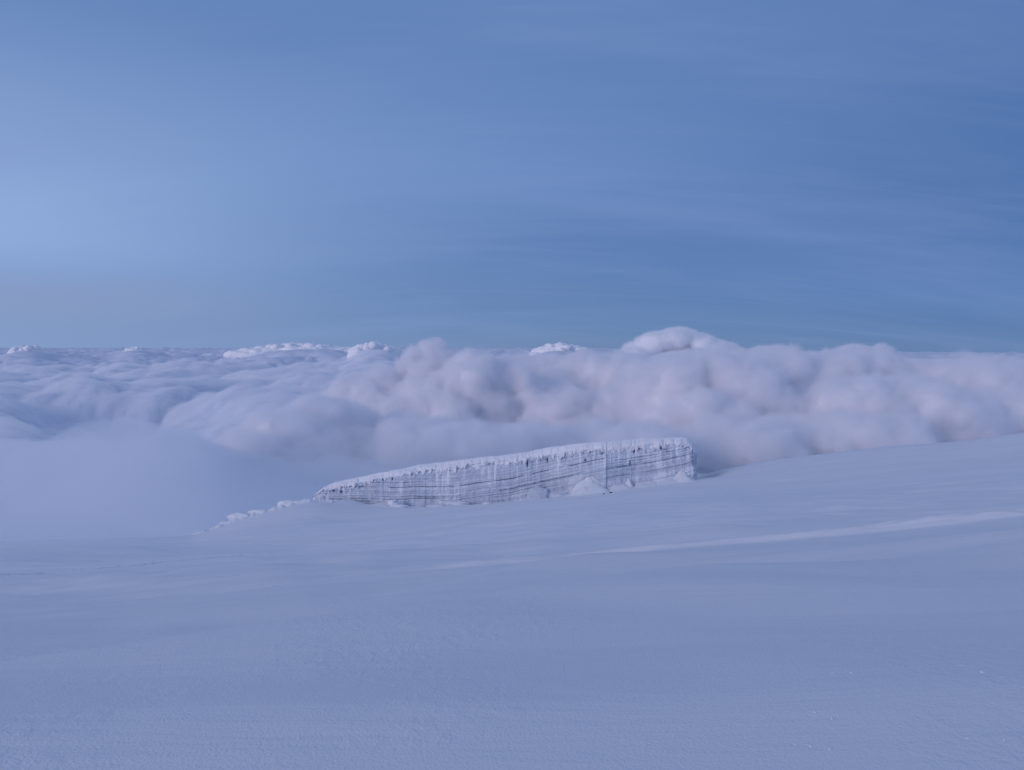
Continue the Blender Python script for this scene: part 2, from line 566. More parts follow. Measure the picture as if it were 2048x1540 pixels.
# ------------------------------------------------------------------ the ice wall
PXW = np.concatenate([np.linspace(626, 1384, 1500), np.linspace(1384.5, 1392, 40)])
TOP = ([626, 634, 648, 670, 700, 760, 800, 840, 900, 960, 1000, 1050, 1100, 1150, 1213, 1260, 1300, 1360, 1374, 1384, 1392],
       [993, 986, 974, 965, 958, 946, 939, 930, 923, 915, 912, 905, 895, 888, 884, 880, 877, 875, 876, 884, 892])
BOT = ([626, 640, 690, 760, 830, 920, 1000, 1100, 1150, 1200, 1280, 1340, 1384, 1392],
       [996, 1001, 1014, 1014, 1016, 1010, 1002, 1002, 998, 990, 980, 972, 966, 962])
top = np.interp(PXW, *TOP) + 0.8 * fbm(PXW / 22, PXW * 0, 61, 4)
bot = np.interp(PXW, *BOT) + 9
dist = np.interp(PXW, [626, 900, 1100, 1150, 1212, 1214.5, 1262, 1264, 1272, 1276, 1340, 1384, 1387, 1392], [424, 402, 386, 380, 370.6, 371.4, 370.9, 371.2, 371.2, 370.4, 366, 363.5, 366, 374])
LAY = np.interp(PXW, [626, 830, 910, 970, 1027, 1112, 1216, 1300, 1371, 1392], [975, 974, 972, 965, 955.6, 937, 915, 903, 888, 880])
NVW = 240
v = np.linspace(0, 1, NVW)[None, :]
py = bot[:, None] + (top - bot)[:, None] * v
q = (py - LAY[:, None]) + 1.6 * fbm(PXW[:, None] / 60 + 0 * py, 0 * py + 3, 71, 4) + 0.6 * fbm(PXW[:, None] / 9 + 0 * py, py / 9, 72, 2)     # depth below the marker layer, photo px
pxg = PXW[:, None] + 0 * py
h_top = py - top[:, None]                                                             # px under the top edge


def layer1(q_, seed, f_):
    return fbm(q_ * f_, 0 * q_ + seed, seed, 3)


wob = 0.5 + 0.5 * fbm(pxg / 70, q / 6, 77, 3)
strata = 0.55 * layer1(q, 5, 0.30) + 0.45 * layer1(q, 8, 0.75)
lines = np.zeros_like(q); bands = np.zeros_like(q)
for q0, wd, st, a0, a1 in ((0, 1.0, 1.0, 640, 1216), (20.5, 1.0, 0.9, 830, 1165), (22.5, 1.0, 0.9, 1214, 1385), (18, .8, .7, 690, 840), (29, 0.9, 1.0, 680, 745),
                           (9, .7, .6, 1214, 1392), (-9, .7, .5, 720, 900), (-14, .7, .5, 700, 1010), (33, .8, .6, 980, 1120), (28, .8, .7, 860, 1110),
                           (6, .7, .5, 1030, 1213), (12, .7, .6, 860, 1213), (31, .8, .5, 1214, 1392), (40, .8, .6, 1214, 1392), (15, .7, .5, 1214, 1392), (3, .7, .5, 1216, 1392),
                           (24, .6, .5, 640, 900), (10, .6, .5, 640, 860), (37, .7, .5, 700, 1000)):
    msk = sstep(a0 - 6, a0 + 10, pxg) * (1 - sstep(a1 - 10, a1 + 4, pxg))
    br = sstep(-0.55, 0.25, fbm(pxg / 24, 0 * pxg + q0, 90 + int(q0) + int(a0) % 7, 3))
    ln = np.exp(-((q - q0) / wd) ** 2) * st * msk * br
    lines = np.maximum(lines, ln)
flute = fbm(pxg / 7, q / 90, 101, 4)
flute2 = fbm(pxg / 2.6, q / 30, 107, 3)
pock = fbm(pxg / 4.2, q / 3.4, 113, 3)
zone = np.exp(-((h_top - 19 - 9 * fbm(pxg / 35, 0 * q, 115, 3)) / 6.0) ** 2)                  # pitted belt under the cap; the shade of its niches is painted into tone
scale = dist[:, None] / F                                 # metres per photo px
out = 1.5 * flute + 0.35 * flute2 + 2.2 * strata * (0.4 + wob) - 2.8 * lines + (1 - v) * 4.0 + 1.6 * pock * zone + 0.7 * pock
bul = fbm(pxg / 60, q / 50, 119, 3)
out = (out + 6 * bul) * scale * 1.0
out = out * sstep(626, 650, pxg)
DD = dist[:, None] - out
XW = (pxg - CX) / F * DD
ZW = -(py - HY) / F * DD
tone = 0.61 + 0.31 * strata * (0.35 + wob) + 0.08 * flute + 0.10 * fbm(pxg / 3, q / 5, 131, 3) - 0.38 * lines
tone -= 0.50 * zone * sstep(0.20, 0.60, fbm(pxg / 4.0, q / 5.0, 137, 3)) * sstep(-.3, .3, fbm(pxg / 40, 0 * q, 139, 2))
tone += 0.25 * sstep(0.15, 0.5, fbm(pxg / 5.5, q / 60, 141, 3)) * (1 - sstep(20, 75, h_top))
tone += 0.12 * sstep(0.1, 0.6, fbm(pxg / 26, q / 40, 143, 2))
tone += 0.30 * np.exp(-((pxg - 1211 + (py - 900) * 0.06) / 1.8) ** 2) * sstep(8, 20, h_top) * (0.6 + fbm(pxg / 2, py / 7, 145, 2))  # lit rim of the buttress edge, painted into the ice tone
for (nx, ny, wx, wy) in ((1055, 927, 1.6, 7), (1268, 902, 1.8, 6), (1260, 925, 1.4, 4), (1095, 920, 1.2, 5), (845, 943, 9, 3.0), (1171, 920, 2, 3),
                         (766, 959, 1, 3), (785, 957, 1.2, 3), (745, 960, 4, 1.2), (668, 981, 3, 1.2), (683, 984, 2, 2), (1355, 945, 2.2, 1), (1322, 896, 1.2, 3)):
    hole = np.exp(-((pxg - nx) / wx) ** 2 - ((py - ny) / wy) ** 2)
    tone -= 0.55 * hole  # shade inside each recess, painted into the ice tone
    DD += 1.6 * hole
# snow cap: hangs over the face with a ragged hem, lies back over the edge and runs to the rear
hem = 11 + 5.0 * fbm(PXW / 26, PXW * 0 + 2, 151, 3) + 6 * sstep(0.05, .5, fbm(PXW / 7, PXW * 0, 157, 3)) + 2.5 * fbm(PXW / 3.0, PXW * 0, 163, 2)
hem += np.interp(PXW, [626, 700, 830, 1000, 1120, 1200, 1216, 1300, 1392], [-2, 2, 0, 5, 4, 5, 7, 7, 2])
hem = np.clip(hem, 3, 40) * sstep(620, 660, PXW) + 0.5
hs = 13 + 4 * fbm(PXW / 60, PXW * 0, 158, 2)


def setback(h):
    """How far the rim lies back at h photo px under the top."""
    return 4.2 * np.clip(1 - h / hs[:, None], 0, 1) ** 1.25


DD = DD + setback(h_top) * sstep(640, 670, pxg)
XW = (pxg - CX) / F * DD
ZW = -(py - HY) / F * DD
XW = XW + 1.6 * fbm(py / 9, pxg / 9, 181, 3) * sstep(1374, 1386, pxg)
front = np.stack([XW, DD, ZW], -1)
bk = np.stack([XW[:, -1] + 3, DD[:, -1] + 34, ZW[:, -1] - 8.0], -1)[:, None, :]
bb = bk.copy(); bb[:, 0, 2] -= 50
nU, tot = len(PXW), NVW + 2
body = np.concatenate([front, bk, bb], 1)
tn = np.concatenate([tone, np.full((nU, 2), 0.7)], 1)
wall = bpy.data.objects.new('ice_cliff', None)
COL.objects.link(wall)
wall.location = G(1000, 392)
tag(wall, 'long layered glacier ice wall with snow cap rising to the right across the snowfield', 'ice cliff')
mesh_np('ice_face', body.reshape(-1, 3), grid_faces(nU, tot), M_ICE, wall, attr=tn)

prof_n = 34
capv = []
gull = fbm(PXW / 10, PXW * 0, 171, 3)
for k in range(prof_n):
    t = k / (prof_n - 1)
    if t < 0.7:                                            # up the face
        s_ = t / 0.7
        h = hem * (1 - s_)
        yy = top + h - 0.8 * s_
        idx = np.clip(((bot - (top + h)) / (bot - top) * (NVW - 1)), 0, NVW - 1).astype(int)
        dd = DD[np.arange(nU), idx]
        sm = np.convolve(np.pad(dd, 16, 'edge'), np.ones(33) / 33, 'valid')
        lift = (0.10 + 0.85 * math.sin(min(1, s_ * 2.2) * math.pi / 2)) * (1 + 1.3 * gull * (1 - s_ ** 2)) + 0.45 * (1 - s_) * fbm(PXW / 4, PXW * 0 + s_ * 3, 173, 2)
        dd = np.minimum(dd, sm + 0.1) - np.maximum(lift, 0.05) if k else dd + 0.4
        x = (PXW - CX) / F * dd; z = -(yy - HY) / F * dd
        xl, dl, zl = x, dd, z
    else:
        s_ = (t - 0.7) / 0.3
        dd = dl + 34 * s_ ** 1.5
        x = xl + 4 * s_; z = zl - 0.15 * (dd - dl) - 1.5 * s_
    capv.append(np.stack([x, dd, z], -1))
capv = np.stack(capv, 1)
mesh_np('snow_cap', capv.reshape(-1, 3), grid_faces(nU, prof_n), M_CAP, wall)


# ------------------------------------------------------------------ snow drifts banked against the wall, fallen ice
def drift(px, d, base_w, h, depth, lean, label, seed, top_sharp=2.0, dome=False):
    """A bank of blown snow: broad at the foot, running up against the ice."""
    nu, nv = 90, 50
    u = np.linspace(-1, 1, nu)[:, None]; vv = np.linspace(0, 1, nv)[None, :]
    prof = np.exp(-np.abs((u - lean * (1 - vv) * 0.4) * 2.1) ** top_sharp)
    if dome:
        prof = np.maximum(0, 1 - np.abs(u * 1.25) ** 2.2) ** 0.6
    prof = prof * (1 + 0.22 * fbm(u * 3.1 + seed, vv * 2.5, seed, 4)) * np.clip((1 - np.abs(u)) * 4, 0, 1)
    X0 = (px - CX) / F * d
    X = X0 + u * base_w * 1.5
    Y = d - depth + vv * (depth + 3.5) + 0 * u
    Z = height(X + 0 * Y, Y) - 0.3 + prof * h * (0.25 * sstep(0, .5, vv) + 0.75 * vv ** 2)
    o = mesh_np('snow_drift', np.stack([X + 0 * Y, Y, Z], -1).reshape(-1, 3), grid_faces(nu, nv), M_SNOW)
    tag(o, label, 'snow drift', 'snow drifts banked against the ice wall')


drift(1180, 370, 7.6, 8.5, 10, 0.0, 'broad rounded white snow drift left of the sharp buttress edge of the ice wall', 1, dome=True)
drift(1236, 370, 8.5, 5.0, 10, 0.35, 'wide snow bank on the ice wall just right of the buttress edge', 2, 2.4)
drift(1257, 369.5, 2.6, 9, 5, 0.55, 'tall narrow snow tongue running up the recess of the ice wall', 8, 1.6)
drift(1298, 367, 10, 3.2, 11, -0.2, 'low snow apron at the foot of the ice wall between two taller tongues', 3, 2.6)
drift(1364, 362, 5.5, 6.5, 9, 0.5, 'steep white snow tongue at the right end of the ice wall', 4, 1.7)
drift(1335, 364, 10, 3.2, 11, 0.0, 'small snow bank beside the steep tongue at the right end of the wall', 5, 2.4)
drift(1150, 376.5, 7.5, 3.4, 9, -0.3, 'pale snow wedge left of the broad rounded drift on the ice wall', 6, 2.0)
drift(690, 409, 18, 3.0, 14, 0.1, 'long snow bank sweeping up to the left tip of the ice wall', 9, 2.0)
drift(775, 407, 16, 2.8, 12, -0.2, 'snow mound half burying the ice wall foot behind the fallen ice block', 7, 2.0)


def lump(name, loc, size, seed, mat, rough=0.25, rotz=0.0, flat_base=True, parent=None, angular=0.0, shade=0.62):
    bm = bmesh.new()
    bmesh.ops.create_icosphere(bm, subdivisions=5, radius=1.0)
    co = np.array([v_.co[:] for v_ in bm.verts])
    n = fbm3(co[:, 0] * 1.6 + seed, co[:, 1] * 1.6, co[:, 2] * 1.6, seed, 4)
    r = 1 + rough * n
    if angular:
        rng = np.random.RandomState(seed)
        for _ in range(9):
            d_ = rng.normal(size=3); d_ /= np.linalg.norm(d_)
            lim_ = rng.uniform(0.62, 0.9)
            dd_ = (co * r[:, None]) @ d_
            r = np.where(dd_ > lim_, r * (lim_ / np.maximum(dd_, 1e-6)) ** angular, r)
    co = co * r[:, None] * np.array(size)
    c_, s_ = math.cos(rotz), math.sin(rotz)
    co = np.stack([co[:, 0] * c_ - co[:, 1] * s_, co[:, 0] * s_ + co[:, 1] * c_, co[:, 2]], -1)
    if flat_base:
        co[:, 2] = np.maximum(co[:, 2], -0.35 * size[2])
    for v_, p_ in zip(bm.verts, co):
        v_.co = p_
    fc = np.array([[q_.index for q_ in f.verts] for f in bm.faces])
    bm.free()
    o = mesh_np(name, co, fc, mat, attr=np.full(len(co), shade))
    o.location = loc
    if parent is not None:
        o.parent = parent
        o.location = Vector(loc) - parent.location
    return o


def ice_block(px, d, size, seed, label, up=0.0, rotz=0.0, snow=True, sh=0.62):
    g = G(px, d)
    e = bpy.data.objects.new('ice_block', None)
    COL.objects.link(e)
    e.location = g
    tag(e, label, 'ice block', 'broken ice along the foot of the wall')
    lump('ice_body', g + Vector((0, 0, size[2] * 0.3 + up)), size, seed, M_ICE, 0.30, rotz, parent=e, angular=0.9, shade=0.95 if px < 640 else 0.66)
    if snow:
        lump('snow_cover', g + Vector((0.1, 0.3, size[2] * (0.64 if px > 640 else 0.18) + up)), (size[0] * 0.93, size[1] * 1.0, size[2] * sh), seed + 5, M_CAP, 0.34, rotz, parent=e)
    return e


ice_block(786, 402, (3.0, 2.4, 3.4), 3, 'upright snow-plastered ice block standing in front of the wall, left of centre', sh=0.5)
ice_block(799, 393, (4.8, 2.0, 1.1), 4, 'thin ice slab with dark underside at the foot of the upright block', 0.1)
ice_block(915, 394, (6.0, 2.4, 1.5), 5, 'long low snow-covered slab with dark lower edge under the middle of the wall')
ice_block(870, 399, (5.5, 2.0, 0.8), 6, 'very flat ice slab left of the long low slab')
ice_block(1077, 386, (7.5, 2.2, 4.6), 7, 'rounded pale ice mass bulging from the foot of the wall', snow=False)
ice_block(1122, 376, (5.0, 2.6, 1.7), 8, 'snow-topped slab with a dark shadowed lip left of the broad drift', 0.0)
ice_block(663, 402, (1.6, 1.2, 1.3), 9, 'small lone snow lump below the left end of the wall')
ice_block(973, 372, (2.4, 1.6, 0.8), 10, 'small snow-buried lump on open snow below the wall')
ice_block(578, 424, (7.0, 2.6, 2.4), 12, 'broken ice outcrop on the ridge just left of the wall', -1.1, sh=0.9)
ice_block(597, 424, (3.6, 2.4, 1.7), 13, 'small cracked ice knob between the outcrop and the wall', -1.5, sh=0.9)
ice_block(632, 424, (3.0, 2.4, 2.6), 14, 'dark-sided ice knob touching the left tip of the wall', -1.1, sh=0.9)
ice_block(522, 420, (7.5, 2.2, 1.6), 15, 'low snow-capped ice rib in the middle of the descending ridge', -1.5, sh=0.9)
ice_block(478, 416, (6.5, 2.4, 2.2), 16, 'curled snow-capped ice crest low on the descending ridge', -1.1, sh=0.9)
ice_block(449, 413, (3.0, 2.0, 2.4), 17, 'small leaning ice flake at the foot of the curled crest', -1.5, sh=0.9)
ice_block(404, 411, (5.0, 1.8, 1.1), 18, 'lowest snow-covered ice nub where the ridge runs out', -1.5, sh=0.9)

for (px, d, s_, lb) in ((1222, 352, (0.85, 0.5, 0.35), 'larger dark rock poking out of the snow below the buttress'),
                        (1208, 349, (0.55, 0.4, 0.28), 'smaller dark rock poking out of the snow below the buttress'),
                        (1200, 363, (0.6, 0.4, 0.3), 'dark stone at the foot of the buttress edge')):
    g = G(px, d)
    o = lump('rock', g + Vector((0, 0, 0.1)), s_, int(px), M_ROCK, 0.35, 0.3)
    tag(o, lb, 'rock', 'dark rocks in the snow')

# crumbs of wind-broken crust on the near snow, low on the right
rc = random.Random(77)
for k in range(12):
    py_ = rc.uniform(1330, 1530)
    px_ = rc.uniform(1620, 2030) if k > 4 else rc.uniform(1540, 1700)
    s0 = (py_ - HY) / F
    d_ = 3.0
    for _ in range(40):                                    # walk out until the ground meets this line of sight
        d_ = d_ * 0.5 + 0.5 * max(1.5, -hgt1(px_, d_) / s0)
    g = G(px_, d_)
    sz = rc.uniform(0.003, 0.0065) * (1 + 0.1 * d_)
    o = lump('snow_crumb', g + Vector((0, 0, sz * 0.25)), (sz * rc.uniform(1, 1.8), sz, sz * 0.7), 300 + k, M_CAP, 0.45, rc.uniform(0, 3))
    tag(o, 'tiny white snow crumb lying on the crust low on the right', 'snow crumb', 'snow crumbs on the near crust')

# ------------------------------------------------------------------ clouds
M_DECK = volume_material('cloud_sea_vapour', 0.0065)
M_CUM = volume_material('cumulus_vapour', 0.016)
M_FAR = volume_material('far_cumulus_vapour', 0.03)
M_FOG = volume_material('fog_vapour', 0.0055, (0.95, 0.972, 1.0))
M_MIST = volume_material('mist_vapour', 0.007, (0.95, 0.972, 1.0))


def closed_field(name, az, rd, zf, zbot, mat):
    """Closed body between the surface zf(X, Y) and a floor, on a fan-shaped grid."""
    a = np.tan(np.radians(az))[:, None]
    Y = rd[None, :] + 0 * a
    X = a * Y
    Z = zf(X, Y)
    nu, nv = len(az), len(rd)
    topv = np.stack([X, Y, Z], -1).reshape(-1, 3)
    botv = topv.copy(); botv[:, 2] = zbot
    f1 = grid_faces(nu, nv)
    n0 = nu * nv
    # rim
    rim = [i * nv for i in range(nu)] + [(nu - 1) * nv + j for j in range(1, nv)] + [i * nv + nv - 1 for i in range(nu - 2, -1, -1)] + [j for j in range(nv - 2, 0, -1)]
    rim = np.array(rim)
    lowv = topv[rim].copy(); lowv[:, 2] = zbot
    k = len(rim)
    i = np.arange(k)
    f2 = np.stack([rim[i], n0 + i, n0 + (i + 1) % k, rim[(i + 1) % k]], -1)
    cen = np.array([[0.0, float(rd.mean()), zbot]])
    verts = np.concatenate([topv, lowv, cen])
    f3 = np.stack([n0 + (i + 1) % k, n0 + i, np.full(k, n0 + k), np.full(k, n0 + k)], -1)
    me = bpy.data.meshes.new(name)
    quads = np.concatenate([f1, f2]); tris = f3[:, :3]
    me.vertices.add(len(verts)); me.vertices.foreach_set('co', verts.astype(np.float32).ravel())
    li = np.concatenate([quads.ravel(), tris.ravel()]).astype(np.int32)
    me.loops.add(len(li)); me.loops.foreach_set('vertex_index', li)
    me.polygons.add(len(quads) + len(tris))
    lt = np.concatenate([np.full(len(quads), 4), np.full(len(tris), 3)]).astype(np.int32)
    ls = np.concatenate([[0], np.cumsum(lt)[:-1]]).astype(np.int32)
    me.polygons.foreach_set('loop_start', ls); me.polygons.foreach_set('loop_total', lt)
    me.update(calc_edges=True)
    me.materials.append(mat)
    o = bpy.data.objects.new(name, me)
    COL.objects.link(o)
    return o


FARB = [(597, 20000, 125, 700), (748, 16000, 56, 700), (52, 20000, 60, 705), (269, 22000, 50, 704), (1118, 18000, 64, 701), (1360, 9000, 95, 706)]


def deck_z(X, Y):
    wx = X + 420 * fbm(X / 1500, Y / 1500, 201, 3); wy = Y + 420 * fbm(X / 1500 + 9, Y / 1500, 203, 3)
    far = sstep(9000, 30000, Y)
    z = 360 * domes2(wx / 2300, wy / 2300, 211) + 350 * domes2(wx / 950 + .3, wy / 950, 223) + 125 * domes2(wx / 360, wy / 360, 227) + 40 * fbm(X / 330, Y / 330, 245, 4)
    z = z - 230 * (1 - sstep(3600, 5200, Y))
    z = z + 46 * domes2(wx / 150, wy / 150, 229) * (1 - sstep(8000, 16000, Y))
    z = z + 120 * fbm(X / 5200, Y / 5200, 231, 3) + 300 * far * domes2(wx / 7000, wy / 5200, 233) + 240 * sstep(14000, 40000, Y) * domes2(wx / 3000, wy / 6000, 239) + 160 * far * fbm(X / 16000, Y / 9000, 237, 3)
    px = CX + F * X / Y
    base = -1150 - 420 * sstep(9000, 45000, Y)
    for (bx, bd, bw, bt) in FARB:                          # the sea heaps up under the far white tops
        tgt = -(bt - HY) / F * bd
        g_ = np.exp(-np.abs((px - bx) / bw) ** 2.5 - ((Y - bd) / 2600) ** 2)
        z = z * (1 - g_) + g_ * (tgt - base + 0.15 * (z - 600))
    z = z - 300 * np.exp(-((px - 250) / 210) ** 4 - ((Y - 6300) / 900) ** 2)
    return -1150 + z - 420 * sstep(9000, 45000, Y) - 250 * sstep(60000, 150000, Y) - (250 * sstep(12000, 30000, Y) + 700 * sstep(40000, 120000, Y)) * sstep(1000, 2100, px)


M_CLOUD, nt, b = base_mat('cloud_body')
b.inputs['Base Color'].default_value = (0.87, 0.87, 0.895, 1)
b.inputs['Roughness'].default_value = 1.0
b.inputs['Specular IOR Level'].default_value = 0.0
M_SEA, nt, b = base_mat('cloud_sea_body')
b.inputs['Base Color'].default_value = (0.70, 0.755, 0.85, 1)
b.inputs['Roughness'].default_value = 1.0
b.inputs['Specular IOR Level'].default_value = 0.0
M_FARTOP, nt, b = base_mat('far_cloud_body')
b.inputs['Base Color'].default_value = (0.95, 0.95, 0.96, 1)  # whiter than the nearer clouds: sunlight on the far tops put into the colour
b.inputs['Roughness'].default_value = 1.0
b.inputs['Specular IOR Level'].default_value = 0.0
deck = closed_field('cloud_sea', np.degrees(np.arctan(np.linspace(-1.25, 1.25, 1100))), np.exp(np.linspace(math.log(2300), math.log(170000), 780)), deck_z, -2200, M_SEA)
def veil_z(X, Y):
    return deck_z(X, Y) + 45 + 35 * fbm(X / 260, Y / 260, 241, 3)


dv = closed_field('cloud_veil', np.degrees(np.arctan(np.linspace(-1.25, 1.25, 600))), np.exp(np.linspace(math.log(2250), math.log(16000), 300)), veil_z, -2300, M_DECK)
dv.parent = deck
tag(deck, 'rolling sea of grey-blue cloud tops stretching away to the horizon', 'clouds', kind='stuff')

FPX = [-700, 0, 60, 100, 200, 290, 380, 430, 480, 560, 620, 700, 800, 1000, 1200, 1330, 1420, 1600, 2048, 2700]
FPY = [930, 914, 908, 906, 884, 871, 880, 902, 915, 915, 925, 935, 938, 935, 930, 945, 960, 965, 960, 940]



def fog_z(X, Y):
    px = CX + F * X / Y
    crest = np.interp(px, FPX, FPY)
    cd = np.interp(px, [-700, 0, 300, 430, 640, 1000, 2700], [1500, 1500, 1350, 1350, 1600, 1900, 1900])
    zc = -(crest - HY) / F * cd
    t = Y / cd
    z = zc - 330 * np.maximum(0, t - 1) ** 1.5 - sstep(1, 0.35, t) * 60
    low = -(1100 - HY) / F * Y
    rise = sstep(0.30, 1.0, t)
    z = low * (1 - rise) + zc * rise - 420 * np.maximum(0, t - 1) ** 1.3
    z = z + (60 * domes2(X / 620, Y / 620, 311) - 34) * rise + 30 * (domes2(X / 240, Y / 240, 301) - .5) * rise + 24 * fbm(X / 130, Y / 130, 307, 4) * rise
    return z


fog = closed_field('fog_bank', np.degrees(np.arctan(np.linspace(-1.1, 1.1, 500))), np.exp(np.linspace(math.log(470), math.log(3400), 260)), fog_z, -2100, M_FOG)


def fog2_z(X, Y):
    px = CX + F * X / Y
    return fog_z(X, Y) + (70 + 30 * fbm(X / 300, Y / 300, 331, 3)) * sstep(420, 700, px) * (1 - sstep(1150, 1420, px)) * sstep(700, 1300, Y) - 6


fv = closed_field('fog_veil', np.degrees(np.arctan(np.linspace(-1.05, 1.05, 300))), np.exp(np.linspace(math.log(480), math.log(3300), 160)), fog2_z, -2050, volume_material('thin_fog_vapour', 0.0016))
fv.parent = fog
tag(fog, 'smooth low fog lapping up to the snow edge behind the ridge', 'fog', kind='stuff')


def cumulus(blobs, voxel, mat, label, seed, amp, cell, fringe=0, kmax=0.52, group='cumulus clouds standing above the cloud sea'):
    """blobs: (px, py, distance, half width px, half height px). The union of the puffs, grown into one skin with smaller puffs on it."""
    bm = bmesh.new()
    rng = random.Random(seed)
    for (px, py_, d, rx, rz) in blobs:
        c = P(px, py_, d)
        a, b_ = rx * d / F, rz * d / F
        allb = [(c, a, b_)]
        for _ in range(16):
            th = rng.uniform(0, 2 * math.pi); ph = rng.uniform(-0.3, 1.0)
            k = rng.uniform(kmax * 0.45, kmax)
            off = Vector((math.cos(th) * math.cos(ph) * a, math.sin(th) * math.cos(ph) * a * 0.8, math.sin(ph) * b_)) * rng.uniform(0.7, 0.92)
            allb.append((c + off, a * k, b_ * k * 1.05))
        for cc, ra, rb in allb:
            mt = Matrix.Translation(cc) @ Matrix.Diagonal((ra, ra * 0.85, rb, 1))
            bmesh.ops.create_icosphere(bm, subdivisions=3, radius=1.0, matrix=mt)
    me = bpy.data.meshes.new('tmp'); bm.to_mesh(me); bm.free()
    o = bpy.data.objects.new('tmp', me); COL.objects.link(o)
    md = o.modifiers.new('r', 'REMESH'); md.mode = 'VOXEL'; md.voxel_size = voxel
    dg = bpy.context.evaluated_depsgraph_get()
    ev = o.evaluated_get(dg); m2 = ev.to_mesh()
    nv = len(m2.vertices); co = np.empty(nv * 3, np.float32); m2.vertices.foreach_get('co', co); co = co.reshape(-1, 3).astype(float)
    no = np.empty(nv * 3, np.float32); m2.vertices.foreach_get('normal', no); no = no.reshape(-1, 3).astype(float)
    nf = len(m2.polygons); lt = np.empty(nf, np.int32); m2.polygons.foreach_get('loop_total', lt)
    li = np.empty(len(m2.loops), np.int32); m2.loops.foreach_get('vertex_index', li)
    ev.to_mesh_clear(); bpy.data.objects.remove(o)
    x, y, z = co.T
    w = fbm3(x / (cell * 1.5), y / (cell * 1.5), z / (cell * 1.5), seed, 2) * cell * 0.5
    d = amp * (domes3((x + w) / cell, y / cell, (z + w) / cell, seed) - 0.35)
    d = d + amp * (0.46 if fringe else 0.5) * (domes3((x - w) / (cell * .42), y / (cell * .42), z / (cell * .42), seed + 3) - 0.35)
    d = d + amp * (0.26 if fringe else 0.3) * (domes3((x + w) / (cell * .19), y / (cell * .19), z / (cell * .19), seed + 4) - 0.35)
    d = d + amp * 1.25 * fbm3(x / (cell * .9), y / (cell * .9), z / (cell * .7), seed + 5, 4)
    co = co + no * (d - (fringe * 0.55))[:, None]
    c0 = co.mean(0)
    fm = bpy.data.meshes.new('cumulus_cloud')
    fm.vertices.add(nv); fm.vertices.foreach_set('co', (co - c0).astype(np.float32).ravel())
    fm.loops.add(len(li)); fm.loops.foreach_set('vertex_index', li)
    fm.polygons.add(nf); fm.polygons.foreach_set('loop_start', np.concatenate([[0], np.cumsum(lt)[:-1]]).astype(np.int32)); fm.polygons.foreach_set('loop_total', lt)
    fm.update(calc_edges=True)
    fm.materials.append(M_CLOUD if fringe else M_FARTOP)
    o = bpy.data.objects.new('cumulus_cloud', fm); COL.objects.link(o); o.location = c0
    fm.polygons.foreach_set('use_smooth', np.ones(nf, bool))
    if fringe:
        NEAR.append(o)
    tag(o, label, 'cloud', group)
    return o


FR = 42
NEAR = []
cumulus([(848, 758, 3300, 50, 46), (800, 796, 3300, 66, 46), (905, 788, 3300, 72, 56), (735, 815, 3200, 70, 50), (970, 806, 3200, 80, 75), (850, 830, 3200, 110, 60),
         (655, 850, 3100, 66, 40)],
        14, M_CUM, 'big lilac cumulus with a rounded bump rising into the sky left of centre', 5, 50, 230, FR)
cumulus([(505, 925, 1900, 58, 46), (575, 905, 2000, 76, 62), (650, 885, 2200, 84, 62), (735, 905, 2300, 90, 52)],
        11, M_CUM, 'pale cloud flank rising out of the low fog left of the ice wall', 6, 26, 160, 30)
cumulus([(860, 915, 2100, 100, 44), (960, 905, 2000, 90, 40), (1060, 905, 2100, 100, 40), (1170, 905, 2200, 90, 40), (1270, 915, 2100, 90, 36)],
        12, M_CUM, 'low blue-grey cloud swell just above the top of the ice wall', 10, 26, 170, 30)
cumulus([(1400, 915, 2300, 80, 36), (1500, 905, 2300, 100, 42), (1620, 895, 2400, 100, 42), (1740, 890, 2400, 100, 40)],
        12, M_CUM, 'low grey cloud swell just above the snow ridge right of the ice wall', 12, 26, 170, 30)
cumulus([(1040, 790, 3600, 80, 62), (1130, 785, 3600, 85, 62), (1210, 790, 3500, 75, 62), (1080, 840, 3300, 110, 55), (1190, 850, 3200, 90, 50)],
        15, M_CUM, 'flat-topped grey cumulus bank filling the middle between the two big heaps', 8, 46, 230, FR)
cumulus([(1330, 805, 2700, 82, 68), (1400, 794, 2800, 92, 72), (1470, 805, 2700, 90, 76), (1390, 850, 2600, 100, 46)],
        12, M_CUM, 'largest rounded pinkish cumulus heap behind the right end of the ice wall', 13, 42, 230, FR)
cumulus([(1565, 784, 3000, 75, 64), (1640, 799, 3000, 80, 62), (1590, 850, 2700, 100, 50), (1700, 779, 3100, 80, 56)],
        12, M_CUM, 'grey cumulus with a tall soft bulge right of the largest heap', 14, 44, 220, FR)
cumulus([(1740, 845, 2600, 90, 56), (1800, 825, 2700, 92, 62), (1870, 850, 2600, 90, 50)],
        12, M_CUM, 'rounded cumulus lying low behind the middle of the snow ridge', 17, 42, 220, FR)
cumulus([(1900, 799, 3100, 85, 62), (1985, 805, 2900, 90, 70), (2090, 800, 3000, 100, 64), (2250, 810, 3000, 130, 68), (2060, 850, 2700, 120, 50)],
        14, M_CUM, 'cumulus bank sinking behind the snow ridge at the right edge', 19, 44, 220, FR)
cumulus([(1480, 747, 5200, 62, 40), (1545, 745, 5200, 60, 40), (1610, 757, 5200, 55, 36), (1420, 752, 5200, 50, 36)],
        24, M_CUM, 'rear cumulus shelf right of the highest white cloud top', 20, 60, 330, 40)
cumulus([(1725, 750, 5400, 52, 34), (1680, 760, 5400, 50, 30), (1775, 762, 5400, 55, 30), (1840, 764, 5400, 60, 28)],
        24, M_CUM, 'rear cumulus with a bright low dome right of the dip in the skyline', 22, 60, 330, 34)
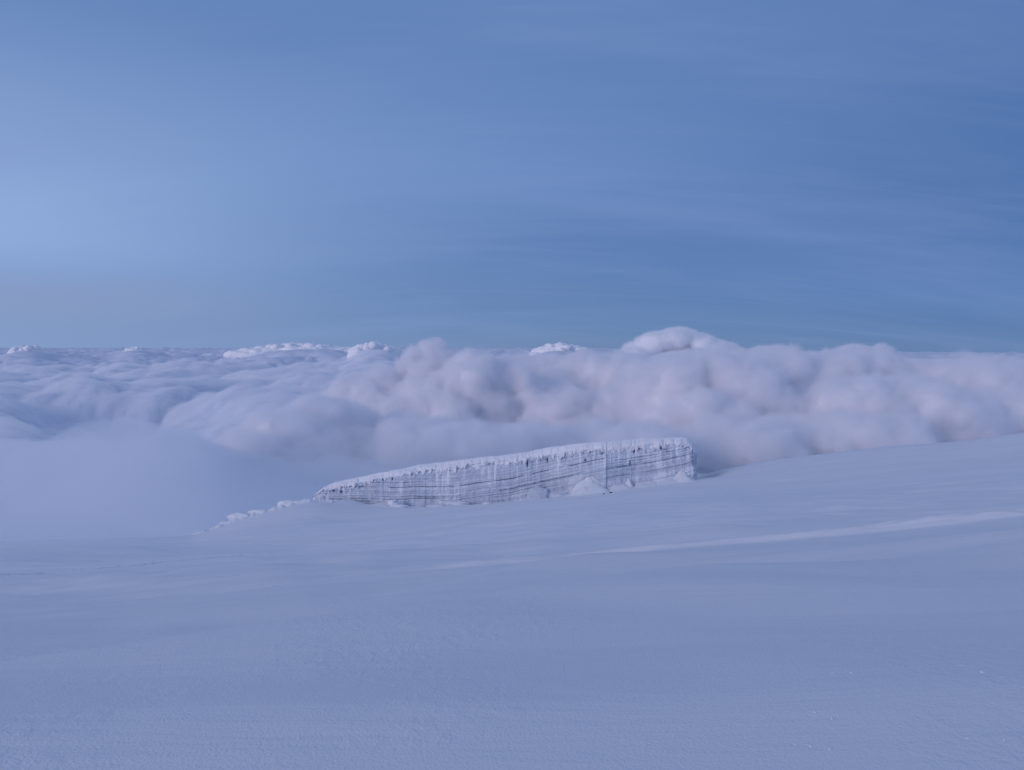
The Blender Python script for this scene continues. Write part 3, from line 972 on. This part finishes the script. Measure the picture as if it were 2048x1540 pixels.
cumulus([(1900, 764, 6000, 46, 28), (1955, 760, 6000, 40, 24), (2020, 767, 6000, 60, 28), (2110, 767, 6000, 70, 28)],
        26, M_CUM, 'rear cumulus row descending to the right edge of the skyline', 24, 60, 330, 30)
cumulus([(1325, 749, 4500, 42, 26), (1290, 759, 4500, 40, 28)],
        20, M_CUM, 'small grey puff in front of the highest white cloud top', 26, 40, 240, 30)


def far_row(x0, x1, y_top, dd_, n, seed, rx=(7, 15), rz=(4, 9)):
    """Many small uneven puffs whose tops follow y_top(t); their feet sink in the cloud sea."""
    rg = random.Random(seed)
    out_ = []
    for k_ in range(n):
        t_ = (k_ + rg.uniform(-.4, .4)) / max(1, n - 1)
        a_, b_ = rg.uniform(*rx), rg.uniform(*rz)
        yt = np.interp(min(max(t_, 0), 1), np.linspace(0, 1, len(y_top)), y_top) + rg.uniform(0, 3)
        out_.append((x0 + (x1 - x0) * t_, yt + b_, dd_ + rg.uniform(-600, 600), a_, b_))
    return out_


cumulus(far_row(1268, 1446, [700, 682, 668, 663, 665, 672, 682, 694], 9000, 18, 4, (15, 28), (9, 15)) + [(1345, 692, 9000, 50, 24), (1385, 694, 9000, 34, 18), (1350, 700, 9000, 58, 32), (1302, 710, 9000, 34, 20), (1408, 708, 9000, 44, 24), (1360, 715, 9000, 90, 22)],
        26, M_FAR, 'bright white cauliflower cloud top standing highest above the right clouds', 23, 30, 170, kmax=0.42)
cumulus(far_row(1075, 1165, [696, 688, 686, 690, 694], 18000, 18, 5, (7, 13), (3, 6)) + [(1118, 703, 18000, 52, 10), (1118, 711, 18000, 60, 12)],
        28, M_FAR, 'small far white cloud top on the horizon right of centre', 29, 32, 150, kmax=0.30)
cumulus(far_row(705, 792, [696, 688, 684, 690, 697], 16000, 14, 7, (6, 12), (4, 7)) + [(748, 703, 16000, 46, 12), (748, 712, 16000, 52, 14)],
        26, M_FAR, 'small far white cloud top just left of the big rounded bump', 31, 30, 140, kmax=0.30)
cumulus(far_row(30, 74, [693, 690, 692, 689, 693], 20000, 9, 9, (4, 8), (3, 5)) + [(52, 702, 20000, 28, 7), (52, 708, 20000, 32, 10)],
        40, M_FAR, 'tiny twin white puff on the horizon at the far left', 37, 32, 150, kmax=0.30)
cumulus(far_row(256, 282, [696, 692, 694], 22000, 6, 11, (4, 7), (2, 4)) + [(269, 703, 22000, 17, 6), (269, 708, 22000, 22, 9)],
        40, M_FAR, 'tiny single white puff on the horizon left of the long white row', 41, 30, 150, kmax=0.30)
cumulus(far_row(492, 702, [697, 692, 688, 687, 686, 689, 694, 698], 20000, 44, 13, (5, 11), (2, 5)) + [(540, 702, 20000, 60, 6), (620, 700, 20000, 70, 8), (680, 703, 20000, 50, 7), (520, 710, 20000, 70, 11), (620, 710, 20000, 80, 13), (690, 710, 20000, 50, 11)],
        40, M_FAR, 'long low row of small white cloud tops on the left horizon', 43, 32, 150, kmax=0.30)


def vapour(name, cores, lo, hi, step, density, reach, ragged, nscale, label, tint=(0.985, 0.982, 0.988)):
    """Soft torn vapour round the cloud bodies: density falls off with the distance from them, broken up by turbulence."""
    ng = bpy.data.node_groups.new(name, 'GeometryNodeTree')
    ng.interface.new_socket('Geometry', in_out='OUTPUT', socket_type='NodeSocketGeometry')
    go = ng.nodes.new('NodeGroupOutput')
    jg = ng.nodes.new('GeometryNodeJoinGeometry')
    for c in cores:
        oi = ng.nodes.new('GeometryNodeObjectInfo')
        oi.transform_space = 'RELATIVE'
        oi.inputs['Object'].default_value = c
        ng.links.new(oi.outputs['Geometry'], jg.inputs[0])
    pr = ng.nodes.new('GeometryNodeProximity')
    pr.target_element = 'FACES'
    ng.links.new(jg.outputs[0], pr.inputs[0])
    ps = ng.nodes.new('GeometryNodeInputPosition')

    def tx(scale, detail, rough, off):
        n = ng.nodes.new('ShaderNodeTexNoise')
        n.inputs['Scale'].default_value = scale
        n.inputs['Detail'].default_value = detail
        n.inputs['Roughness'].default_value = rough
        n.inputs['Distortion'].default_value = off
        ng.links.new(ps.outputs[0], n.inputs['Vector'])
        return n.outputs[0]

    def mt(op, a_, b_, clamp=False):
        n = ng.nodes.new('ShaderNodeMath'); n.operation = op; n.use_clamp = clamp
        for i_, v_ in enumerate((a_, b_)):
            if isinstance(v_, (int, float)):
                n.inputs[i_].default_value = v_
            else:
                ng.links.new(v_, n.inputs[i_])
        return n.outputs[0]
    n1 = mt('SUBTRACT', tx(1 / nscale, 5.0, 0.55, 0.6), 0.5)
    e = mt('ADD', mt('SUBTRACT', pr.outputs['Distance'], 6.0), mt('MULTIPLY', n1, -2.2 * ragged))
    e = mt('SUBTRACT', 1.0, mt('DIVIDE', e, reach), True)          # 1 at the body, 0 at the reach
    dn = mt('MULTIPLY', mt('POWER', e, 1.5), density)
    vc = ng.nodes.new('GeometryNodeVolumeCube')
    ng.links.new(dn, vc.inputs['Density'])
    vc.inputs['Min'].default_value = lo
    vc.inputs['Max'].default_value = hi
    for ax, (l_, h_) in zip('XYZ', zip(lo, hi)):
        vc.inputs['Resolution ' + ax].default_value = int((h_ - l_) / step)
    sm = ng.nodes.new('GeometryNodeSetMaterial')
    m_ = volume_material(name + '_material', 1.0, tint)
    sm.inputs['Material'].default_value = m_
    ng.links.new(vc.outputs[0], sm.inputs[0])
    ng.links.new(sm.outputs[0], go.inputs[0])
    vd = bpy.data.volumes.new(name)
    vo = bpy.data.objects.new(name, vd)
    COL.objects.link(vo)
    vd.materials.append(m_)
    md = vo.modifiers.new('vapour', 'NODES')
    md.node_group = ng
    tag(vo, label, 'vapour', kind='stuff')
    return vo


TOWER = next(o for o in bpy.data.objects if 'standing highest' in str(o.get('label', '')))
front_c = [o for o in NEAR if o.location.y < 4200]
rear_c = [o for o in NEAR if o.location.y >= 4200]
vapour('cloud_vapour', front_c, (-1500, 1720, -620), (3300, 4300, 130), 9.0, 0.07, 34.0, 50.0, 78.0, 'soft ragged vapour round the nearer cumulus heaps')
vapour('distant_cloud_vapour', rear_c, (600, 4200, -420), (5200, 6700, 130), 14.0, 0.05, 40.0, 56.0, 95.0, 'soft vapour round the rear cumulus row')
vapour('tower_vapour', [TOWER], (1200, 8200, -380), (2800, 9800, 260), 17.0, 0.022, 42.0, 40.0, 100.0, 'faint vapour softening the highest white cloud top', (1.0, 1.0, 1.0))

# thin mist lying on the snow where it runs out on the left
def mist_z(X, Y):
    px = CX + F * X / Y
    g = height(X, Y)
    k = (1 - sstep(120, 430, px)) * sstep(235, 420, Y)
    return g - 2 + k * (16 + 5 * fbm(X / 60, Y / 60, 401, 3))


mist = closed_field('mist', np.degrees(np.arctan(np.linspace(-1.4, -0.36, 160))), np.linspace(235, 620, 120), mist_z, -420, M_MIST)
tag(mist, 'thin mist drifting over the snow edge on the left', 'mist', kind='stuff')
